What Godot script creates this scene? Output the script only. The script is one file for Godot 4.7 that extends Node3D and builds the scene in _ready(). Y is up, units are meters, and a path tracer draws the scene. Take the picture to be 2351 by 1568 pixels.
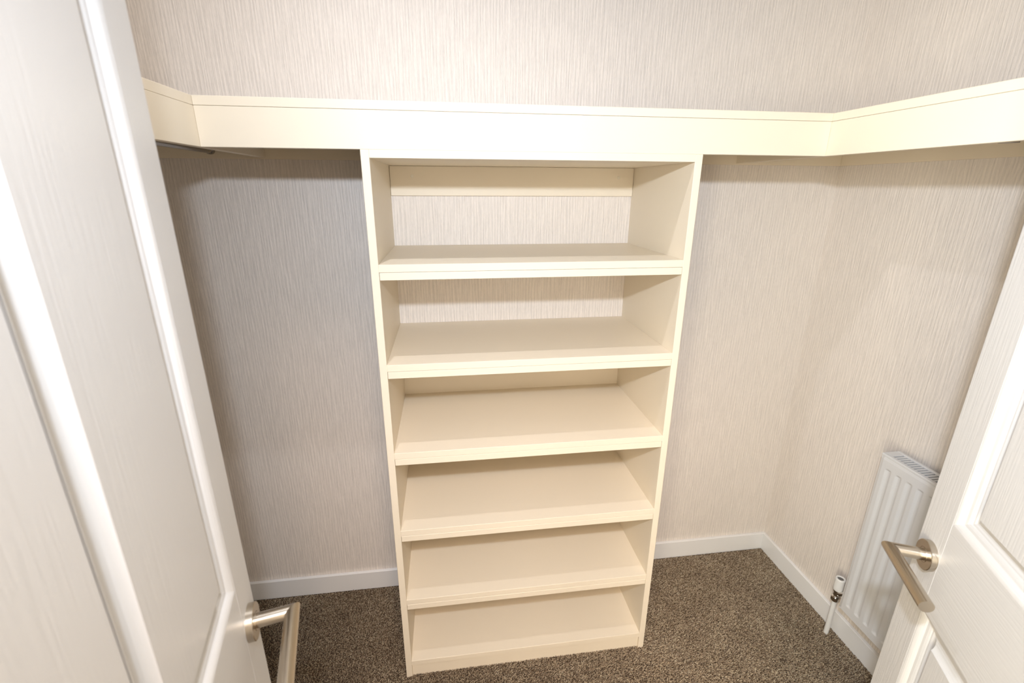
extends Node3D
# A walk-in wardrobe seen through its open double doors. Metres, y up; the back wall is z = 0, the shelving unit spans x = 0 .. 0.8.

const WALL_L := -0.715      # wall faces of the wardrobe
const WALL_R := 1.514
const WALL_F := 1.385       # inner face of the wall with the doorway
const WALL_F_OUT := 1.505
const CEIL := 2.47
const D := 0.3926           # depth of the unit and of the shelf run
const TW := 0.8             # width of the unit
const BT := 0.0188          # board thickness
const DOOR_X0 := -0.060     # the doorway
const DOOR_X1 := 0.803
const DOOR_H := 1.885
const E_DOWN := 0.57
const E_FLASH := 1.58
const E_HALL_FILL := 4.5  # strength of the added ceiling fill in the hall
const E_WIN_FILL := 9.2  # strength of the added window-shaped fill
const FLOOR := -0.006       # carpet backing; pile tips end at y = 0

var M := {}
var rng := RandomNumberGenerator.new()
var names_used := {}

# ------------------------------------------------------------------ scene ---
func _ready() -> void:
	rng.seed = 7
	# camera
	var cam := Camera3D.new()
	cam.name = "camera"
	cam.fov = rad_to_deg(2.0 * atan(784.0 / 1078.4))
	cam.near = 0.02
	cam.position = Vector3(0.1798, 1.5027, 1.5322)
	cam.rotation_order = EULER_ORDER_YXZ
	cam.rotation = Vector3(-0.3169, -0.1376, 0.0050)
	var lens := CameraAttributesPhysical.new()
	lens.frustum_focal_length = 12.0 * 1078.4 / 784.0
	lens.frustum_focus_distance = 1.45
	lens.frustum_near = 0.02
	lens.frustum_far = 50.0
	lens.exposure_aperture = 5.0
	cam.attributes = lens
	add_child(cam)
	cam.current = true
	# environment
	var env := Environment.new()
	env.background_mode = Environment.BG_COLOR
	env.background_color = Color(0.02, 0.02, 0.02)
	env.tonemap_mode = Environment.TONE_MAPPER_LINEAR
	env.tonemap_exposure = 1.0
	env.sdfgi_enabled = true
	env.ssao_enabled = true
	env.ssil_enabled = true
	var we := WorldEnvironment.new()
	we.name = "environment"
	we.environment = env
	add_child(we)
	make_materials()
	# lamps: ceiling downlight, the photographer's flash, added hall fill lamp and window
	downlight(Vector3(-0.050, 2.455, 0.749), lin(0.94, 0.95, 1.0), E_DOWN)
	flash_lamp(Vector3(0.165, 1.757, 1.573), Vector3(0.41, -0.42, -0.89), lin(0.77, 0.865, 1.0), E_FLASH)
	added_hall_lamp(Vector3(0.35, CEIL - 0.03, 2.45), lin(1.0, 0.78, 0.62), E_HALL_FILL)
	added_hall_window(Vector3(-1.09, 1.30, 2.80), Vector2(1.3, 1.5), PI / 2, lin(1.0, 0.93, 0.74), E_WIN_FILL)
	# setting
	room()
	# furniture
	shelving_unit()
	shelf_runs()
	hanging_rails()
	radiator()
	door(1, Vector3(-0.1131, 0, 0.9632), Vector3(0.2103, 0, 0.9776), 1.0)
	door(2, Vector3(0.9526, 0, 0.9798), Vector3(-0.4337, 0, 0.9011), -1.0)
	carpet_pile()

# ---------------------------------------------------------------- helpers ---
func numbered(called: String) -> String:
	var n: int = names_used.get(called, 0)
	names_used[called] = n + 1
	return called if n == 0 else "%s_%03d" % [called, n]

func tag(o: Node, label := "", category := "", group := "", kind := "") -> Node:
	if label: o.set_meta("label", label)
	if category: o.set_meta("category", category)
	if group: o.set_meta("group", group)
	if kind: o.set_meta("kind", kind)
	return o

func thing(called: String, at := Vector3.ZERO) -> Node3D:
	var o := Node3D.new()
	o.name = numbered(called)
	add_child(o)
	o.position = at
	return o

func obj(called: String, st: SurfaceTool, mat: Material, parent: Node = self) -> MeshInstance3D:
	var o := MeshInstance3D.new()
	o.name = numbered(called) if parent == self else called
	o.mesh = st.commit()
	o.material_override = mat
	o.cast_shadow = GeometryInstance3D.SHADOW_CASTING_SETTING_ON
	parent.add_child(o, true)
	return o

func mb() -> SurfaceTool:
	var st := SurfaceTool.new()
	st.begin(Mesh.PRIMITIVE_TRIANGLES)
	return st

func vert(st: SurfaceTool, p: Vector3, n: Vector3, uv: Vector2) -> void:
	st.set_normal(n)
	st.set_uv(uv)
	st.add_vertex(p)

func uv_of(p: Vector3, n: Vector3, along_x: bool) -> Vector2:
	var a := n.abs()
	var uv := Vector2(p.x, p.y)
	if a.x > a.y and a.x > a.z: uv = Vector2(p.z, p.y)
	elif a.y > a.x and a.y > a.z: uv = Vector2(p.z, p.x) if not along_x else Vector2(p.x, p.z)
	return Vector2(uv.y, uv.x) if along_x else uv

# a triangle turned so that its front faces the way N points (front faces run clockwise)
func tri(st: SurfaceTool, a: Vector3, b: Vector3, c: Vector3, n: Vector3, na = null, nb = null, nc = null, along_x := false) -> void:
	var g := (b - a).cross(c - a)
	if g.length_squared() < 1e-18: return
	var flip := g.dot(n) > 0.0
	var A: Vector3 = n if na == null else na
	var B: Vector3 = n if nb == null else nb
	var C: Vector3 = n if nc == null else nc
	vert(st, a, A, uv_of(a, n, along_x))
	if flip:
		vert(st, c, C, uv_of(c, n, along_x)); vert(st, b, B, uv_of(b, n, along_x))
	else:
		vert(st, b, B, uv_of(b, n, along_x)); vert(st, c, C, uv_of(c, n, along_x))

# a flat quad a-b-c-d whose front faces the way HINT points
func quad(st: SurfaceTool, a: Vector3, b: Vector3, c: Vector3, d: Vector3, hint: Vector3, along_x := false) -> void:
	var n := (c - a).cross(d - b).normalized()
	if n.dot(hint) < 0.0: n = -n
	tri(st, a, b, c, n, null, null, null, along_x)
	tri(st, a, c, d, n, null, null, null, along_x)

# a box with chamfered edges
func cbox(st: SurfaceTool, p0: Vector3, p1: Vector3, ch := 0.0008, along_x := false) -> void:
	var lo := Vector3(minf(p0.x, p1.x), minf(p0.y, p1.y), minf(p0.z, p1.z))
	var hi := Vector3(maxf(p0.x, p1.x), maxf(p0.y, p1.y), maxf(p0.z, p1.z))
	var mid := (lo + hi) * 0.5
	var h := (hi - lo) * 0.5
	var c := minf(ch, 0.45 * minf(h.x, minf(h.y, h.z)))
	for ax in 3:
		var u := (ax + 1) % 3
		var v := (ax + 2) % 3
		for s in [-1.0, 1.0]:
			var n := Vector3.ZERO
			n[ax] = s
			var q := []
			for k in [[-1, -1], [1, -1], [1, 1], [-1, 1]]:
				var p := Vector3.ZERO
				p[ax] = s * h[ax]; p[u] = k[0] * (h[u] - c); p[v] = k[1] * (h[v] - c)
				q.append(mid + p)
			quad(st, q[0], q[1], q[2], q[3], n, along_x)
		if c > 0.0:
			for su in [-1.0, 1.0]:      # the four edges along ax
				for sv in [-1.0, 1.0]:
					var n2 := Vector3.ZERO
					n2[u] = su; n2[v] = sv
					var e := []
					for k in [[-1, 0], [1, 0], [1, 1], [-1, 1]]:
						var p := Vector3.ZERO
						p[ax] = k[0] * (h[ax] - c)
						p[u] = su * (h[u] - (c if k[1] == 0 else 0.0))
						p[v] = sv * (h[v] - (0.0 if k[1] == 0 else c))
						e.append(mid + p)
					quad(st, e[0], e[1], e[2], e[3], n2, along_x)
	if c > 0.0:
		for sx in [-1.0, 1.0]:
			for sy in [-1.0, 1.0]:
				for sz in [-1.0, 1.0]:
					var s := Vector3(sx, sy, sz)
					var a := mid + s * (h - Vector3(0, c, c))
					var b := mid + s * (h - Vector3(c, 0, c))
					var d := mid + s * (h - Vector3(c, c, 0))
					tri(st, a, b, d, s.normalized())

func board(called: String, p0: Vector3, p1: Vector3, mat: Material, parent: Node, ch := 0.0008, along_x := false) -> MeshInstance3D:
	var st := mb()
	cbox(st, p0, p1, ch, along_x)
	return obj(called, st, mat, parent)

# a surface of revolution: profile of (radius, height) pairs turned about AXIS through AT
func lathe(st: SurfaceTool, at: Vector3, axis: Vector3, prof: Array, seg := 40, smooth := false) -> void:
	var w := axis.normalized()
	var u := w.cross(Vector3.UP if absf(w.y) < 0.9 else Vector3.RIGHT).normalized()
	var v := w.cross(u)
	for i in prof.size() - 1:
		var r0: float = prof[i][0]; var h0: float = prof[i][1]
		var r1: float = prof[i + 1][0]; var h1: float = prof[i + 1][1]
		var nr := h1 - h0
		var nh := r0 - r1
		var l := sqrt(nr * nr + nh * nh)
		if l < 1e-9: continue
		nr /= l; nh /= l
		for k in seg:
			var a0 := TAU * k / seg
			var a1 := TAU * (k + 1) / seg
			var d0 := u * cos(a0) + v * sin(a0)
			var d1 := u * cos(a1) + v * sin(a1)
			var n0 := (d0 * nr + w * nh).normalized()
			var n1 := (d1 * nr + w * nh).normalized()
			var n := (n0 + n1).normalized()
			var p00 := at + d0 * r0 + w * h0
			var p01 := at + d1 * r0 + w * h0
			var p10 := at + d0 * r1 + w * h1
			var p11 := at + d1 * r1 + w * h1
			tri(st, p00, p01, p11, n, n0, n1, n1)
			tri(st, p00, p11, p10, n, n0, n1, n0)

# a tube with an outline of (x, y) pairs swept along a polyline with mitred bends, both ends capped
func sweep(st: SurfaceTool, path: Array, radius: float, seg := 28, flat := Vector2.ONE, side := Vector3.UP) -> void:
	var rings := []
	var norms := []
	for i in path.size():
		var t_in: Vector3 = (path[i] - path[i - 1]).normalized() if i > 0 else (path[1] - path[0]).normalized()
		var t_out: Vector3 = (path[i + 1] - path[i]).normalized() if i < path.size() - 1 else t_in
		var bis := (t_in + t_out).normalized()
		var ring_in := []; var n_in := []
		for s in 2:
			var t := t_in if s == 0 else t_out
			var u := side.cross(t).normalized()
			if u.length() < 0.5: u = Vector3.RIGHT.cross(t).normalized()
			var v := t.cross(u)
			var ring := []; var nn := []
			for k in seg:
				var a := TAU * k / seg
				var off := u * cos(a) * radius * flat.x + v * sin(a) * radius * flat.y
				var along := -off.dot(bis) / maxf(t.dot(bis), 0.1)
				ring.append(path[i] + off + t * along)
				nn.append((u * cos(a) / flat.x + v * sin(a) / flat.y).normalized())
			if s == 0: ring_in = ring; n_in = nn
			else:
				rings.append([ring_in, ring]); norms.append([n_in, nn])
	for i in path.size() - 1:
		for k in seg:
			var k1 := (k + 1) % seg
			var a: Vector3 = rings[i][1][k]; var b: Vector3 = rings[i][1][k1]
			var c: Vector3 = rings[i + 1][0][k1]; var d: Vector3 = rings[i + 1][0][k]
			var n0: Vector3 = norms[i][1][k]; var n1: Vector3 = norms[i][1][k1]
			var n := (n0 + n1).normalized()
			tri(st, a, b, c, n, n0, n1, n1)
			tri(st, a, c, d, n, n0, n1, n0)
	for e in [0, path.size() - 1]:
		var t: Vector3 = (path[0] - path[1]).normalized() if e == 0 else (path[e] - path[e - 1]).normalized()
		var ring: Array = rings[e][1] if e == 0 else rings[e][0]
		for k in seg:
			tri(st, path[e], ring[k], ring[(k + 1) % seg], t)

# -------------------------------------------------------------- materials ---
func mat(called: String, c: Color, rough: float, metal := 0.0, spec := 0.5) -> StandardMaterial3D:
	var m := StandardMaterial3D.new()
	m.resource_name = called
	m.albedo_color = c
	m.roughness = rough
	m.metallic = metal
	m.metallic_specular = spec
	M[called] = m
	return m

func lin(r: float, g: float, b: float) -> Color:
	return Color(r, g, b).linear_to_srgb()

func noise(sd: int, freq: float, oct := 3) -> FastNoiseLite:
	var n := FastNoiseLite.new()
	n.seed = sd
	n.noise_type = FastNoiseLite.TYPE_SIMPLEX_SMOOTH
	n.frequency = freq
	n.fractal_octaves = oct
	return n

# grey noise stretched to (w, h) from a (sw, sh) seamless patch
func stretched(sd: int, freq: float, sw: int, sh: int, w: int, h: int, oct := 3) -> PackedByteArray:
	var im := noise(sd, freq, oct).get_seamless_image(sw, sh)
	im.convert(Image.FORMAT_L8)
	im.resize(w, h, Image.INTERPOLATE_CUBIC)
	return im.get_data()

# ribbed wallpaper: 0.6 m x 0.6 m of vertical cords about 9 mm apart that waver a little, over a woven grain
func wallpaper_images() -> Array:
	var w := 1024
	var h := 1024
	var slow := stretched(3, 0.030, 512, 40, w, h, 2)
	var cords := stretched(4, 0.13, w, 44, w, h, 2)
	var fine := stretched(5, 0.30, w, 120, w, h, 2)
	var weave := stretched(11, 0.42, w, w, w, h, 1)
	var wave := PackedFloat32Array()
	wave.resize(4096)
	for i in 4096: wave[i] = sin(TAU * i / 1024.0)
	var col := PackedByteArray()
	col.resize(w * h)
	var hgt := PackedByteArray()
	hgt.resize(w * h)
	for i in w * h:
		var ph := ((i & 1023) * 64 + (slow[i] - 128) * 4 + 2048) & 1023
		var c := wave[ph] * 26.0 + (cords[i] - 128.0) * 0.42 + (fine[i] - 128.0) * 0.26 + (weave[i] - 128.0) * 0.22
		hgt[i] = clampi(int(128.0 + c * 1.3), 0, 255)
		col[i] = clampi(int(243.0 + c * 0.21), 0, 255)
	return [Image.create_from_data(w, h, false, Image.FORMAT_L8, col), Image.create_from_data(w, h, false, Image.FORMAT_L8, hgt)]

func grain_image() -> Image:   # embossed wood grain, running along v
	var a := stretched(21, 0.16, 512, 24, 512, 512, 3)
	var b := stretched(23, 0.05, 512, 12, 512, 512, 2)
	var d := PackedByteArray()
	d.resize(512 * 512)
	for i in d.size():
		var t := (a[i] - 128.0) * 1.6 + (b[i] - 128.0) * 0.5
		d[i] = clampi(int(128.0 + minf(t, 30.0)), 0, 255)
	return Image.create_from_data(512, 512, false, Image.FORMAT_L8, d)

func make_materials() -> void:
	var wp := wallpaper_images()
	var m := mat("wallpaper", lin(0.90, 0.825, 0.755), 0.46, 0.0, 0.5)
	m.albedo_texture = ImageTexture.create_from_image(wp[0])
	m.heightmap_enabled = true
	m.heightmap_texture = ImageTexture.create_from_image(wp[1])
	m.heightmap_scale = 0.10
	m.uv1_scale = Vector3(1 / 0.6, 1 / 0.6, 1)
	mat("cream", lin(0.845, 0.752, 0.605), 0.46, 0.0, 0.42)
	var g := ImageTexture.create_from_image(grain_image())
	m = mat("door_paint", lin(0.595, 0.58, 0.565), 0.38)
	m.heightmap_enabled = true
	m.heightmap_texture = g
	m.heightmap_scale = 0.018
	m.uv1_scale = Vector3(1 / 0.30, 1 / 0.45, 1)
	mat("gloss_white", lin(0.87, 0.86, 0.85), 0.26)
	mat("radiator_white", lin(0.72, 0.715, 0.715), 0.22)
	mat("dark_gap", lin(0.05, 0.05, 0.05), 0.8)
	m = mat("brushed_steel", lin(0.55, 0.49, 0.41), 0.27, 1.0)
	mat("chrome", lin(0.66, 0.64, 0.61), 0.10, 1.0)
	mat("rail_metal", lin(0.36, 0.34, 0.32), 0.25, 1.0)
	mat("plastic_white", lin(0.85, 0.84, 0.82), 0.30)
	mat("cap_grey", lin(0.16, 0.15, 0.14), 0.5)
	mat("screw_cap", lin(0.84, 0.78, 0.66), 0.4)
	mat("ceiling_white", lin(0.87, 0.86, 0.84), 0.8, 0.0, 0.3)
	mat("hall_paint", lin(0.74, 0.71, 0.67), 0.8, 0.0, 0.3)
	mat("black_plastic", lin(0.03, 0.03, 0.03), 0.5)
	m = mat("carpet_backing", lin(0.075, 0.055, 0.038), 1.0, 0.0, 0.1)
	m = mat("carpet_yarn", Color.WHITE, 0.9, 0.0, 0.15)
	m.vertex_color_use_as_albedo = true
	for k in [["lamp_glow", Color(0.98, 0.99, 1.0), 6.0], ["flash_glow", Color(0.95, 0.97, 1.0), 6.0], ["hall_fill_glow", Color(1.0, 0.87, 0.74), 2.0], ["window_fill_glow", Color(1.0, 0.94, 0.84), 1.0]]:  # the last two belong to the added hall fill lights
		m = mat(k[0], Color(0.9, 0.9, 0.9), 0.5)
		m.emission_enabled = true
		m.emission = k[1]
		m.emission_energy_multiplier = k[2]

# ------------------------------------------------------------------ lamps ---
func downlight(at: Vector3, c: Color, energy: float) -> void:
	var t := thing("downlight", Vector3(at.x, CEIL, at.z))
	var st := mb()
	lathe(st, Vector3.ZERO, Vector3.DOWN, [[0.043, -0.002], [0.043, 0.004], [0.040, 0.006], [0.029, 0.004], [0.027, -0.002]], 48)
	obj("trim_ring", st, M.chrome, t)
	st = mb()
	lathe(st, Vector3.ZERO, Vector3.DOWN, [[0.027, 0.001], [0.0, 0.002]], 32)
	obj("bulb", st, M.lamp_glow, t)
	tag(t, "round recessed halogen downlight in the ceiling over the shelving unit", "lamp")
	var l := SpotLight3D.new()
	l.name = "downlight_beam"
	l.light_color = c
	l.light_energy = energy
	l.light_size = 0.016
	l.spot_angle = 85.0
	l.spot_angle_attenuation = 1.0
	l.spot_range = 8.0
	l.spot_attenuation = 2.0
	l.shadow_enabled = true
	add_child(l)
	l.position = at
	l.rotation_degrees = Vector3(-90, 0, 0)

func flash_lamp(at: Vector3, aim: Vector3, c: Color, energy: float) -> void:
	var a := aim.normalized()
	var back := at - a * 0.012
	var t := thing("flash_lamp", Vector3(back.x, FLOOR, back.z + 0.16))
	var o := back - t.position
	var st := mb()
	lathe(st, o, -a, [[0.026, -0.004], [0.030, 0.0], [0.030, 0.06], [0.024, 0.075], [0.0, 0.075]], 32)
	obj("head", st, M.black_plastic, t)
	st = mb()
	lathe(st, o, a, [[0.025, 0.003], [0.0, 0.005]], 32)
	obj("diffuser", st, M.flash_glow, t)
	st = mb()
	lathe(st, Vector3.ZERO, Vector3.UP, [[0.011, 0.30], [0.011, o.y - 0.03], [0.0, o.y - 0.03]], 16)
	obj("pole", st, M.black_plastic, t)
	for k in 3:
		var d := Vector3.FORWARD.rotated(Vector3.UP, PI / 3 + TAU * k / 3)
		st = mb()
		sweep(st, [Vector3(0, 0.42, 0), d * 0.20 + Vector3(0, 0.01, 0)], 0.008, 12)
		obj("leg", st, M.black_plastic, t)
	tag(t, "small black flash lamp on a tripod stand outside the doorway", "flash lamp")
	var l := SpotLight3D.new()
	l.name = "flash_beam"
	l.light_color = c
	l.light_energy = energy
	l.light_size = 0.022
	l.spot_angle = 70.0
	l.spot_angle_attenuation = 1.0
	l.spot_range = 8.0
	l.spot_attenuation = 2.0
	l.shadow_enabled = true
	add_child(l)
	l.look_at_from_position(at, at + a)

func added_hall_lamp(at: Vector3, c: Color, energy: float) -> void:  # ceiling panel and area light, added out of view as warm fill
	var t := thing("added_ceiling_lamp", Vector3(at.x, CEIL, at.z))
	var st := mb()
	cbox(st, Vector3(-0.32, -0.022, -0.32), Vector3(0.32, 0.0, 0.32), 0.004)
	obj("frame", st, M.plastic_white, t)
	st = mb()
	cbox(st, Vector3(-0.30, -0.026, -0.30), Vector3(0.30, -0.022, 0.30), 0.001)
	obj("diffuser", st, M.hall_fill_glow, t)
	tag(t, "added square fill lamp on the hall ceiling outside the wardrobe doors", "lamp")
	var l := AreaLight3D.new()
	l.name = "hall_fill_light"
	l.area_size = Vector2(0.6, 0.6)
	l.light_color = c
	l.light_energy = energy
	l.area_range = 8.0
	l.area_attenuation = 2.0
	l.shadow_enabled = true
	add_child(l)
	l.position = at
	l.rotation_degrees = Vector3(-90, 0, 0)

func added_hall_window(at: Vector3, size: Vector2, turn: float, c: Color, energy: float) -> void:  # glowing window shape and area light, added out of view as soft fill
	var t := Node3D.new()
	t.name = "window_1"
	add_child(t)
	t.transform = Transform3D(Basis(Vector3.UP, turn), at)
	t.position -= t.basis.z * 0.008
	tag(t, "added window-shaped fill light with a glowing sheet in the hall side wall", "window", "", "structure")
	var hw := size.x / 2; var hh := size.y / 2
	board("fill_sheet", Vector3(-hw, -hh, 0), Vector3(hw, hh, 0.004), M.window_fill_glow, t, 0.0)
	board("added_window_frame", Vector3(-hw - 0.06, hh, 0), Vector3(hw + 0.06, hh + 0.06, 0.03), M.gloss_white, t, 0.002)
	board("added_window_frame", Vector3(-hw - 0.06, -hh - 0.06, 0), Vector3(hw + 0.06, -hh, 0.03), M.gloss_white, t, 0.002)
	board("added_window_frame", Vector3(-hw - 0.06, -hh, 0), Vector3(-hw, hh, 0.03), M.gloss_white, t, 0.002)
	board("added_window_frame", Vector3(hw, -hh, 0), Vector3(hw + 0.06, hh, 0.03), M.gloss_white, t, 0.002)
	var l := AreaLight3D.new()
	l.name = "window_fill_light"
	l.area_size = size
	l.light_color = c
	l.light_energy = energy
	l.area_range = 8.0
	l.area_attenuation = 2.0
	l.shadow_enabled = true
	add_child(l)
	l.look_at_from_position(at, at + t.basis.z)

# ---------------------------------------------------------------- setting ---
func room() -> void:
	var hx0 := -1.1
	var hx1 := 2.4
	var hz := 3.6
	var T := 0.12
	var k := "structure"
	tag(board("floor", Vector3(hx0 - T, FLOOR - 0.1, -T), Vector3(hx1 + T, FLOOR, hz + T), M.carpet_backing, self, 0.0), "floor under the brown carpet, mostly hidden by its pile", "floor", "", k)
	tag(board("ceiling", Vector3(hx0 - T, CEIL, -T), Vector3(hx1 + T, CEIL + 0.1, hz + T), M.ceiling_white, self, 0.0), "plain white ceiling above the wardrobe and the hall", "ceiling", "", k)
	tag(board("wall_back", Vector3(WALL_L - T, FLOOR, -T), Vector3(WALL_R + T, CEIL, 0), M.wallpaper, self, 0.0), "wall with taupe ribbed wallpaper behind the cream shelving unit", "wall", "", k)
	tag(board("wall_right", Vector3(WALL_R, FLOOR, 0), Vector3(WALL_R + T, CEIL, WALL_F), M.wallpaper, self, 0.0), "wall with taupe ribbed wallpaper that carries the white radiator", "wall", "", k)
	tag(board("wall_left", Vector3(WALL_L - T, FLOOR, 0), Vector3(WALL_L, CEIL, WALL_F), M.wallpaper, self, 0.0), "papered side wall hidden behind the open door nearest the camera", "wall", "", k)
	var wf := thing("wall_front")
	tag(wf, "wall with the doorway through which the wardrobe is seen", "wall", "", k)
	board("wall_section", Vector3(hx0, FLOOR, WALL_F), Vector3(DOOR_X0, CEIL, WALL_F_OUT), M.hall_paint, wf, 0.0)
	board("wall_section", Vector3(DOOR_X1, FLOOR, WALL_F), Vector3(hx1, CEIL, WALL_F_OUT), M.hall_paint, wf, 0.0)
	board("wall_section", Vector3(DOOR_X0, DOOR_H, WALL_F), Vector3(DOOR_X1, CEIL, WALL_F_OUT), M.hall_paint, wf, 0.0)
	tag(board("wall_hall", Vector3(hx0, FLOOR, hz), Vector3(hx1, CEIL, hz + T), M.hall_paint, self, 0.0), "plain far wall of the hall outside the doorway", "wall", "", k)
	tag(board("wall_hall_east", Vector3(hx1, FLOOR, WALL_F), Vector3(hx1 + T, CEIL, hz + T), M.hall_paint, self, 0.0), "plain side wall of the hall beyond the radiator side", "wall", "", k)
	tag(board("wall_hall_west", Vector3(hx0 - T, FLOOR, WALL_F), Vector3(hx0, CEIL, hz + T), M.hall_paint, self, 0.0), "plain side wall of the hall beyond the nearer door", "wall", "", k)
	# door lining
	var tr := thing("trim_1")
	tag(tr, "white painted door lining around the double doorway", "door frame", "", k)
	board("jamb", Vector3(DOOR_X0 - 0.001, FLOOR, WALL_F + 0.03), Vector3(DOOR_X0 + 0.012, DOOR_H, WALL_F_OUT + 0.008), M.gloss_white, tr, 0.002)
	board("jamb", Vector3(DOOR_X1 - 0.012, FLOOR, WALL_F + 0.03), Vector3(DOOR_X1 + 0.001, DOOR_H, WALL_F_OUT + 0.008), M.gloss_white, tr, 0.002)
	board("head", Vector3(DOOR_X0 + 0.012, DOOR_H - 0.012, WALL_F + 0.03), Vector3(DOOR_X1 - 0.012, DOOR_H + 0.001, WALL_F_OUT + 0.008), M.gloss_white, tr, 0.002)
	# skirting
	var sk := 0.0752
	var tk := 0.0125
	var b := thing("baseboard_back")
	tag(b, "white painted skirting board along the back wall either side of the unit", "skirting board", "", k)
	board("length", Vector3(WALL_L, FLOOR, 0), Vector3(0, sk, tk), M.gloss_white, b, 0.0015)
	board("length", Vector3(TW, FLOOR, 0), Vector3(WALL_R, sk, tk), M.gloss_white, b, 0.0015)
	tag(board("baseboard_right", Vector3(WALL_R - tk, FLOOR, tk), Vector3(WALL_R, sk, WALL_F), M.gloss_white, self, 0.0015), "white painted skirting board under the radiator", "skirting board", "", k)
	tag(board("baseboard_left", Vector3(WALL_L, FLOOR, tk), Vector3(WALL_L + tk, sk, WALL_F), M.gloss_white, self, 0.0015), "white painted skirting board behind the nearer open door", "skirting board", "", k)

# ---------------------------------------------------------- shelving unit ---
func shelving_unit() -> void:
	var t := thing("shelving_unit", Vector3(TW / 2, FLOOR, D / 2))
	tag(t, "tall cream open shelving unit standing against the middle of the back wall", "shelving unit")
	var o := t.position
	var tops := [1.3278, 1.0744, 0.8198, 0.5665, 0.3128, 0.0629]
	var c: Material = M.cream
	var P := func(x: float, y: float, z: float) -> Vector3: return Vector3(x, y, z) - o
	for x in [[0.0, BT], [TW - BT, TW]]:
		board("side_panel", P.call(x[0], FLOOR, 0.0), P.call(x[1], 1.5804, D), c, t)
	board("top_panel", P.call(BT, 1.5630, 0.0), P.call(TW - BT, 1.5804, D), c, t, 0.0006, true)
	for i in 6:
		var y: float = tops[i]
		board("shelf", P.call(BT, y - 0.0184, 0.001), P.call(TW - BT, y, D - 0.0002), c, t, 0.0006, true)
		if i < 5:
			board("front_rail", P.call(BT + 0.0008, y - 0.0376, D - 0.020), P.call(TW - BT - 0.0008, y - 0.0190, D - 0.0002), c, t, 0.0007, true)
	board("plinth", P.call(BT + 0.0003, FLOOR, D - 0.026), P.call(TW - BT - 0.0003, 0.0442, D - 0.006), c, t, 0.0007, true)
	board("back_panel", P.call(BT, 0.0, 0.0005), P.call(TW - BT, 1.0744 - 0.0184, 0.0045), c, t, 0.0, true)
	var br := board("back_rail", P.call(BT + 0.0008, 1.4773, 0.0005), P.call(TW - BT - 0.0008, 1.5625, 0.0085), c, t, 0.0007, true)
	for x in [0.0851, 0.7311]:
		var st := mb()
		lathe(st, P.call(x, 1.534, 0.0085), Vector3.BACK, [[0.0048, 0.0], [0.0048, 0.0006], [0.0038, 0.0016], [0.0, 0.0019]], 20)
		obj("screw_cap", st, M.screw_cap, br)

# ------------------------------------------------- hat shelf round the room ---
func shelf_run(called_label: String, o: Vector3, board_p: Array, fascia_p: Array, batten_p: Array, along_x: bool) -> void:
	var t := thing("wall_shelf", o)
	tag(t, called_label, "shelf", "cream shelf run with deep fascias around three walls")
	board("shelf_board", board_p[0] - o, board_p[1] - o, M.cream, t, 0.0007, along_x)
	board("fascia", fascia_p[0] - o, fascia_p[1] - o, M.cream, t, 0.0007, along_x)
	board("wall_batten", batten_p[0] - o, batten_p[1] - o, M.cream, t, 0.0007, along_x)

func shelf_runs() -> void:
	var yt := 1.6781; var yj := 1.6598; var yb := 1.5804
	var xl := -0.3226; var xr := 1.1246; var th := 0.018; var bt := 0.012; var g := 0.0006
	shelf_run("long cream shelf with deep fascia across the back wall over the shelving unit", Vector3(0.4, yb, 0.2),
		[Vector3(xl, yj, 0.0005), Vector3(xr, yt, D)],
		[Vector3(xl + 0.0003, yb, D - th), Vector3(xr - 0.0003, yj - g, D)],
		[Vector3(WALL_L + 0.0005, yb - 0.004, 0.0005), Vector3(WALL_R - 0.0005, yj - g, bt)], true)
	shelf_run("short visible cream shelf return cut off by the open door nearest the camera", Vector3(xl - 0.2, yb, 0.7),
		[Vector3(WALL_L + 0.0005, yj, 0.0005), Vector3(xl - 0.0004, yt, WALL_F - 0.001)],
		[Vector3(xl - th, yb, bt + 0.0003), Vector3(xl, yj - g, WALL_F - 0.001)],
		[Vector3(WALL_L + 0.0005, yb - 0.004, bt + 0.0005), Vector3(WALL_L + bt, yj - g, WALL_F - 0.001)], false)
	shelf_run("cream shelf return running forward along the radiator wall, grooved under its top edge", Vector3(xr + 0.2, yb, 0.7),
		[Vector3(xr + 0.0004, yj, 0.0005), Vector3(WALL_R - 0.0005, yt, WALL_F - 0.001)],
		[Vector3(xr, yb, bt + 0.0003), Vector3(xr + th, yj - g, WALL_F - 0.001)],
		[Vector3(WALL_R - bt, yb - 0.004, bt + 0.0005), Vector3(WALL_R - 0.0005, yj - g, WALL_F - 0.001)], false)

func hanging_rails() -> void:
	var labels := ["grey metal hanging rail under the shelf return beside the nearer open door", "grey hanging rail almost hidden behind the fascia above the radiator"]
	var xs := [-0.4655, 1.2725]
	for i in 2:
		var o := Vector3(xs[i], [1.5985, 1.6030][i], 0.7)
		var t := thing("hanging_rail", o)
		tag(t, labels[i], "clothes rail", "hanging rails under the shelf returns")
		var st := mb()
		sweep(st, [Vector3(0, 0, 0.022 - 0.7), Vector3(0, 0, WALL_F - 0.012 - 0.7)], 0.0095, 28)
		obj("rail", st, M.rail_metal, t)
		for z in [0.012, WALL_F - 0.012]:
			st = mb()
			sweep(st, [Vector3(0, 0, z - 0.7), Vector3(0, 0, z - 0.7 + (0.011 if z < 0.5 else 0.0115))], 0.0118, 28)
			obj("end_socket", st, M.rail_metal, t)
		st = mb()
		cbox(st, Vector3(-0.010, -0.0135, -0.030), Vector3(0.010, -0.0110, -0.005), 0.0008)
		cbox(st, Vector3(-0.010, -0.0135, -0.030), Vector3(-0.008, 0.0570, -0.005), 0.0006)
		obj("centre_bracket", st, M.rail_metal, t)

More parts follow.
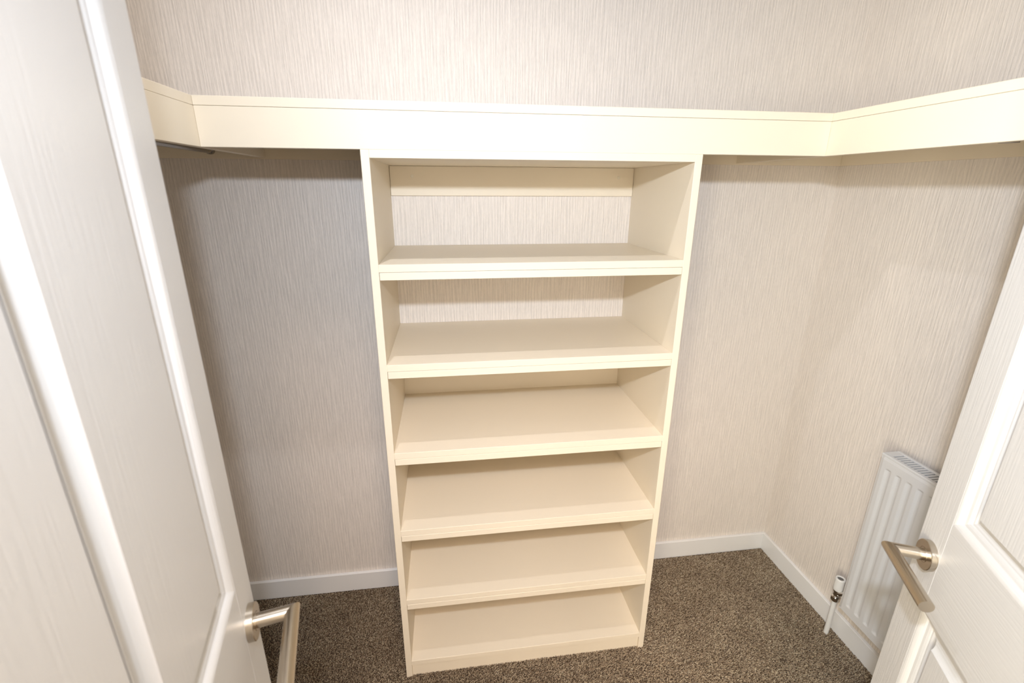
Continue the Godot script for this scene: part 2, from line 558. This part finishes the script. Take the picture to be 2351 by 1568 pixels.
# --------------------------------------------------------------- radiator ---
func radiator() -> void:
	var xf := 1.424; var xb := 1.484; var y0 := 0.184; var y1 := 0.769; var z0 := 0.482; var z1 := 1.06
	var o := Vector3(xb, FLOOR, 0.77)
	var t := thing("radiator", o)
	tag(t, "white panel radiator with slotted top grille on the wall behind the open door", "radiator")
	# front panel: a sheet pressed into vertical channels
	var ys := [y0 + 0.003, 0.2090, 0.2130, 0.2190, 0.2230, 0.7205, 0.7245, 0.7305, 0.7350, y1 - 0.022, y1 - 0.016, y1 - 0.006]
	var k_of := func(y: float) -> float: return clampf((y - 0.2120) / 0.0095, 0.0, 1.0) * clampf((0.7320 - y) / 0.0085, 0.0, 1.0)
	var zs := [z0 + 0.002, z0 + 0.010, z0 + 0.014]
	var n := 17
	for i in n:
		var c := 0.5143 + 0.0325 * i
		for dz in [-0.0115, -0.0095, -0.0075, -0.0050, -0.0025, 0.0, 0.0025, 0.0050, 0.0075, 0.0095, 0.0115]: zs.append(c + dz)
	zs.append_array([z1 - 0.014, z1 - 0.010, z1 - 0.002])
	var depth := func(y: float, z: float) -> float:
		var ph := absf(fposmod(z - 0.5143 + 0.01625, 0.0325) - 0.01625)
		var d := 0.0
		if z > 0.50 and z < z1 - 0.016: d = 0.0040 * smoothstep(0.0116, 0.0010, ph) * smoothstep(0.0, 1.0, k_of.call(y))
		var lip := 0.0
		if z < z0 + 0.008 or z > z1 - 0.008: lip = 0.003
		if y > y1 - 0.010: lip += 0.0022
		return d + lip
	var st := mb()
	for i in ys.size() - 1:
		for j in zs.size() - 1:
			var q := []
			for k in [[0, 0], [1, 0], [1, 1], [0, 1]]:
				var y: float = ys[i + k[0]]; var z: float = zs[j + k[1]]
				q.append(Vector3(xf + depth.call(y, z), y, z) - o)
			quad(st, q[0], q[1], q[2], q[3], Vector3.LEFT)
	cbox(st, Vector3(xf + 0.010, y0 + 0.001, z0 + 0.003) - o, Vector3(xf + 0.014, y1 - 0.008, z1 - 0.003) - o, 0.001)
	for zz in [z0 + 0.002, z1 - 0.002]:
		quad(st, Vector3(xf + 0.003, ys[0], zz) - o, Vector3(xf + 0.012, ys[0], zz) - o, Vector3(xf + 0.012, ys[-1], zz) - o, Vector3(xf + 0.003, ys[-1], zz) - o, Vector3(0, 0, -1 if zz < 0.6 else 1))
	quad(st, Vector3(xf, ys[0], z0 + 0.002) - o, Vector3(xf + 0.012, ys[0], z0 + 0.002) - o, Vector3(xf + 0.012, ys[0], z1 - 0.002) - o, Vector3(xf, ys[0], z1 - 0.002) - o, Vector3.DOWN)
	obj("front_panel", st, M.radiator_white, t)
	for z in [[z0, z0 + 0.0016], [z1 - 0.0016, z1]]:
		board("side_panel", Vector3(xf + 0.0035, y0 + 0.012, z[0]) - o, Vector3(xb, y1 - 0.004, z[1]) - o, M.radiator_white, t, 0.0006)
	board("back_plate", Vector3(xb - 0.012, y0 + 0.004, z0 + 0.004) - o, Vector3(xb - 0.006, y1 - 0.008, z1 - 0.004) - o, M.radiator_white, t, 0.001)
	st = mb()
	var fz := z0 + 0.020
	while fz < z1 - 0.02:
		cbox(st, Vector3(xf + 0.0145, y0 + 0.03, fz) - o, Vector3(xb - 0.0125, y1 - 0.013, fz + 0.0012) - o, 0.0)
		fz += 0.0125
	obj("convector_fins", st, M.radiator_white, t)
	# top grille: a frame and slats across it
	st = mb()
	cbox(st, Vector3(xf + 0.0005, y1 - 0.0075, z0 - 0.0005) - o, Vector3(xf + 0.0130, y1, z1 + 0.0005) - o, 0.0018)
	cbox(st, Vector3(xb - 0.0105, y1 - 0.0075, z0 - 0.0005) - o, Vector3(xb + 0.0005, y1, z1 + 0.0005) - o, 0.0018)
	cbox(st, Vector3(xf + 0.0125, y1 - 0.0070, z0 - 0.0003) - o, Vector3(xb - 0.0100, y1 - 0.0002, z0 + 0.0235) - o, 0.0010)
	cbox(st, Vector3(xf + 0.0125, y1 - 0.0070, z1 - 0.0235) - o, Vector3(xb - 0.0100, y1 - 0.0002, z1 + 0.0003) - o, 0.0010)
	var gr := obj("top_grille", st, M.radiator_white, t)
	var zz := z0 + 0.0285
	while zz < z1 - 0.026:
		board("slat", Vector3(xf + 0.0125, y1 - 0.0060, zz) - o, Vector3(xb - 0.0100, y1 - 0.0006, zz + 0.0058) - o, M.radiator_white, gr, 0.0012)
		zz += 0.0101
	# valve and supply pipe
	var vp := Vector3(1.4700, 0.0, 0.4262)
	st = mb()
	lathe(st, vp - o, Vector3.UP, [[0.0078, FLOOR], [0.0078, 0.150]], 28)
	obj("supply_pipe", st, M.plastic_white, t)
	st = mb()
	lathe(st, vp - o, Vector3.UP, [[0.0080, 0.146], [0.0128, 0.147], [0.0142, 0.150], [0.0142, 0.163], [0.0128, 0.166], [0.0098, 0.169], [0.0098, 0.183], [0.0120, 0.185], [0.0120, 0.194], [0.0, 0.194]], 28)
	sweep(st, [vp + Vector3(0, 0.176, 0) - o, vp + Vector3(0, 0.204, 0.034) - o, vp + Vector3(0, 0.206, 0.062) - o], 0.0085, 20, Vector2.ONE, Vector3.RIGHT)
	var v := obj("valve", st, M.chrome, t)
	st = mb()
	lathe(st, vp - o, Vector3.UP, [[0.0135, 0.192], [0.0140, 0.194], [0.0152, 0.200], [0.0152, 0.238], [0.0140, 0.2405], [0.0100, 0.2405], [0.0095, 0.2365], [0.0, 0.2365]], 32)
	obj("valve_cap", st, M.plastic_white, v)
	st = mb()
	lathe(st, vp - o, Vector3.UP, [[0.0094, 0.2372], [0.0, 0.2374]], 28)
	cbox(st, vp + Vector3(-0.006, 0.2370, -0.0012) - o, vp + Vector3(0.006, 0.2385, 0.0012) - o, 0.0004)
	obj("cap_inset", st, M.cap_grey, v)

# ------------------------------------------------------------------ doors ---
func door(number: int, lead: Vector3, dir: Vector3, sgn: float) -> void:
	var W := 0.43; var H := 1.870; var T := 0.038
	var hinge := lead + dir.normalized() * W
	var o := Node3D.new()
	o.name = "door_%d" % number
	add_child(o)
	o.set_meta("kind", "structure")
	var xa := -dir.normalized() * sgn          # local x; face of the door at local z = 0, facing +z
	o.transform = Transform3D(Basis(xa, Vector3.UP, xa.cross(Vector3.UP)), Vector3(hinge.x, 0, hinge.z))
	tag(o, ["white panelled door standing open closest to the camera, steel lever towards the shelves", "white panelled door standing open in front of the radiator, brushed steel lever"][number - 1], "door", "", "structure")
	var X := func(s: float) -> float: return (W - s) * sgn
	var s0 := 0.0655; var s1 := 0.3055        # panel opening
	var yb := 0.012
	var opens := [[1.0195, 1.770], [0.190, 0.8575]]
	var paint: Material = M.door_paint
	board("stile", Vector3(X.call(0.0), yb, -T), Vector3(X.call(s0), H, 0), paint, o, 0.0012)
	board("stile", Vector3(X.call(s1), yb, -T), Vector3(X.call(W), H, 0), paint, o, 0.0012)
	for r in [[opens[0][1], H], [opens[1][1], opens[0][0]], [yb, opens[1][0]]]:
		board("rail", Vector3(X.call(s0), r[0], -T), Vector3(X.call(s1), r[1], 0), paint, o, 0.0, true)
	var prof := [[0.0, 0.0], [0.0020, -0.0003], [0.0045, -0.0012], [0.0070, -0.0027], [0.0092, -0.0045], [0.0110, -0.0066], [0.0118, -0.0068], [0.0150, -0.0076], [0.0180, -0.0092], [0.0194, -0.0106], [0.0215, -0.0110], [0.0240, -0.0124], [0.0265, -0.0128], [0.0310, -0.0120], [0.0350, -0.0102], [0.0385, -0.0072], [0.0405, -0.0046], [0.0412, -0.0030]]
	for op in opens:
		var st := mb()
		for i in prof.size() - 1:
			var L := []
			for k in 2:
				var f: float = prof[i + k][0]; var z: float = prof[i + k][1]
				L.append([Vector3(X.call(s0 + f), op[0] + f, z), Vector3(X.call(s1 - f), op[0] + f, z), Vector3(X.call(s1 - f), op[1] - f, z), Vector3(X.call(s0 + f), op[1] - f, z)])
			for e in 4:
				var e1 := (e + 1) % 4
				quad(st, L[0][e], L[0][e1], L[1][e1], L[1][e], Vector3.BACK, e == 0 or e == 2)
		obj("moulding", st, paint, o)
		var f2 := 0.0412
		board("panel", Vector3(X.call(s0 + f2), op[0] + f2, -T + 0.006), Vector3(X.call(s1 - f2), op[1] - f2, -0.0030), paint, o, 0.0)
		board("panel_backing", Vector3(X.call(s0), op[0], -T + 0.002), Vector3(X.call(s1), op[1], -T + 0.008), paint, o, 0.0)
	# lever handle on a round rose
	var hs := 0.0400; var hy := 0.9405
	var c := Vector3(X.call(hs), hy, 0)
	var st2 := mb()
	var tip := Vector3(X.call(hs + 0.121), hy, 0.0535)
	sweep(st2, [c + Vector3(0, 0, 0.006), c + Vector3(0, 0, 0.0535), tip], 0.0097, 40)
	var lv := obj("door_handle", st2, M.brushed_steel, o)
	st2 = mb()
	lathe(st2, c, Vector3.BACK, [[0.0245, 0.0], [0.0245, 0.0082], [0.0237, 0.0090], [0.0125, 0.0090], [0.0122, 0.0084], [0.0118, 0.0084], [0.0115, 0.0094], [0.0, 0.0094]], 56)
	obj("rose", st2, M.brushed_steel, lv)

# ----------------------------------------------------------------- carpet ---
func carpet_pile() -> void:
	var st := mb()
	var rings := [[0.00105, 0.0], [0.00135, 0.0035], [0.00105, 0.0058], [0.0004, 0.0066]]
	for i in 3:
		for k in 4:
			var q := []
			for e in [[i, k], [i, k + 1], [i + 1, k + 1], [i + 1, k]]:
				var a: float = TAU * e[1] / 4.0 + 0.5 * e[0]
				q.append(Vector3(cos(a) * rings[e[0]][0], rings[e[0]][1], sin(a) * rings[e[0]][0]))
			var out: Vector3 = q[0] + q[1]
			quad(st, q[0], q[1], q[2], q[3], Vector3(out.x, 0.002, out.z))
	var m := MultiMesh.new()
	m.transform_format = MultiMesh.TRANSFORM_3D
	m.use_colors = true
	m.mesh = st.commit()
	var pts := []
	var step := 0.0028
	var z := 0.016
	while z < WALL_F + 0.02:
		var x := WALL_L + 0.016
		while x < WALL_R - 0.014:
			if not (x > 0.003 and x < TW - 0.003 and z < D - 0.008) and x > -0.70:
				pts.append(Vector3(x + rng.randf_range(-0.0015, 0.0015), FLOOR - 0.0004, z + rng.randf_range(-0.0015, 0.0015)))
			x += step
		z += step
	m.instance_count = pts.size()
	var blotch := noise(41, 5.0, 3)
	var tones := [Color(0.15, 0.10, 0.06), Color(0.29, 0.21, 0.135), Color(0.42, 0.315, 0.21), Color(0.56, 0.45, 0.31), Color(0.70, 0.60, 0.44)]
	for i in pts.size():
		var p: Vector3 = pts[i]
		var lean := Vector3(0.30 + rng.randf_range(-0.45, 0.45), 1.0, 0.45 + rng.randf_range(-0.45, 0.45)).normalized()
		var b := Basis(Quaternion(Vector3.UP, lean)) * Basis(Vector3.UP, rng.randf() * TAU)
		var s := rng.randf_range(0.85, 1.25)
		m.set_instance_transform(i, Transform3D(b.scaled_local(Vector3(1.05, s, 1.05)), p))
		var v := rng.randf() * 0.86 + 0.10 * blotch.get_noise_2d(p.x, p.z)
		var k := 0 if v < 0.16 else (1 if v < 0.40 else (2 if v < 0.64 else (3 if v < 0.82 else 4)))
		var c: Color = tones[k]
		m.set_instance_color(i, c.lightened(rng.randf_range(-0.0, 0.05)))
	var o := MultiMeshInstance3D.new()
	o.name = "carpet_pile"
	o.multimesh = m
	o.material_override = M.carpet_yarn
	add_child(o)
	tag(o, "speckled brown twist-pile carpet covering the wardrobe floor", "carpet", "", "stuff")
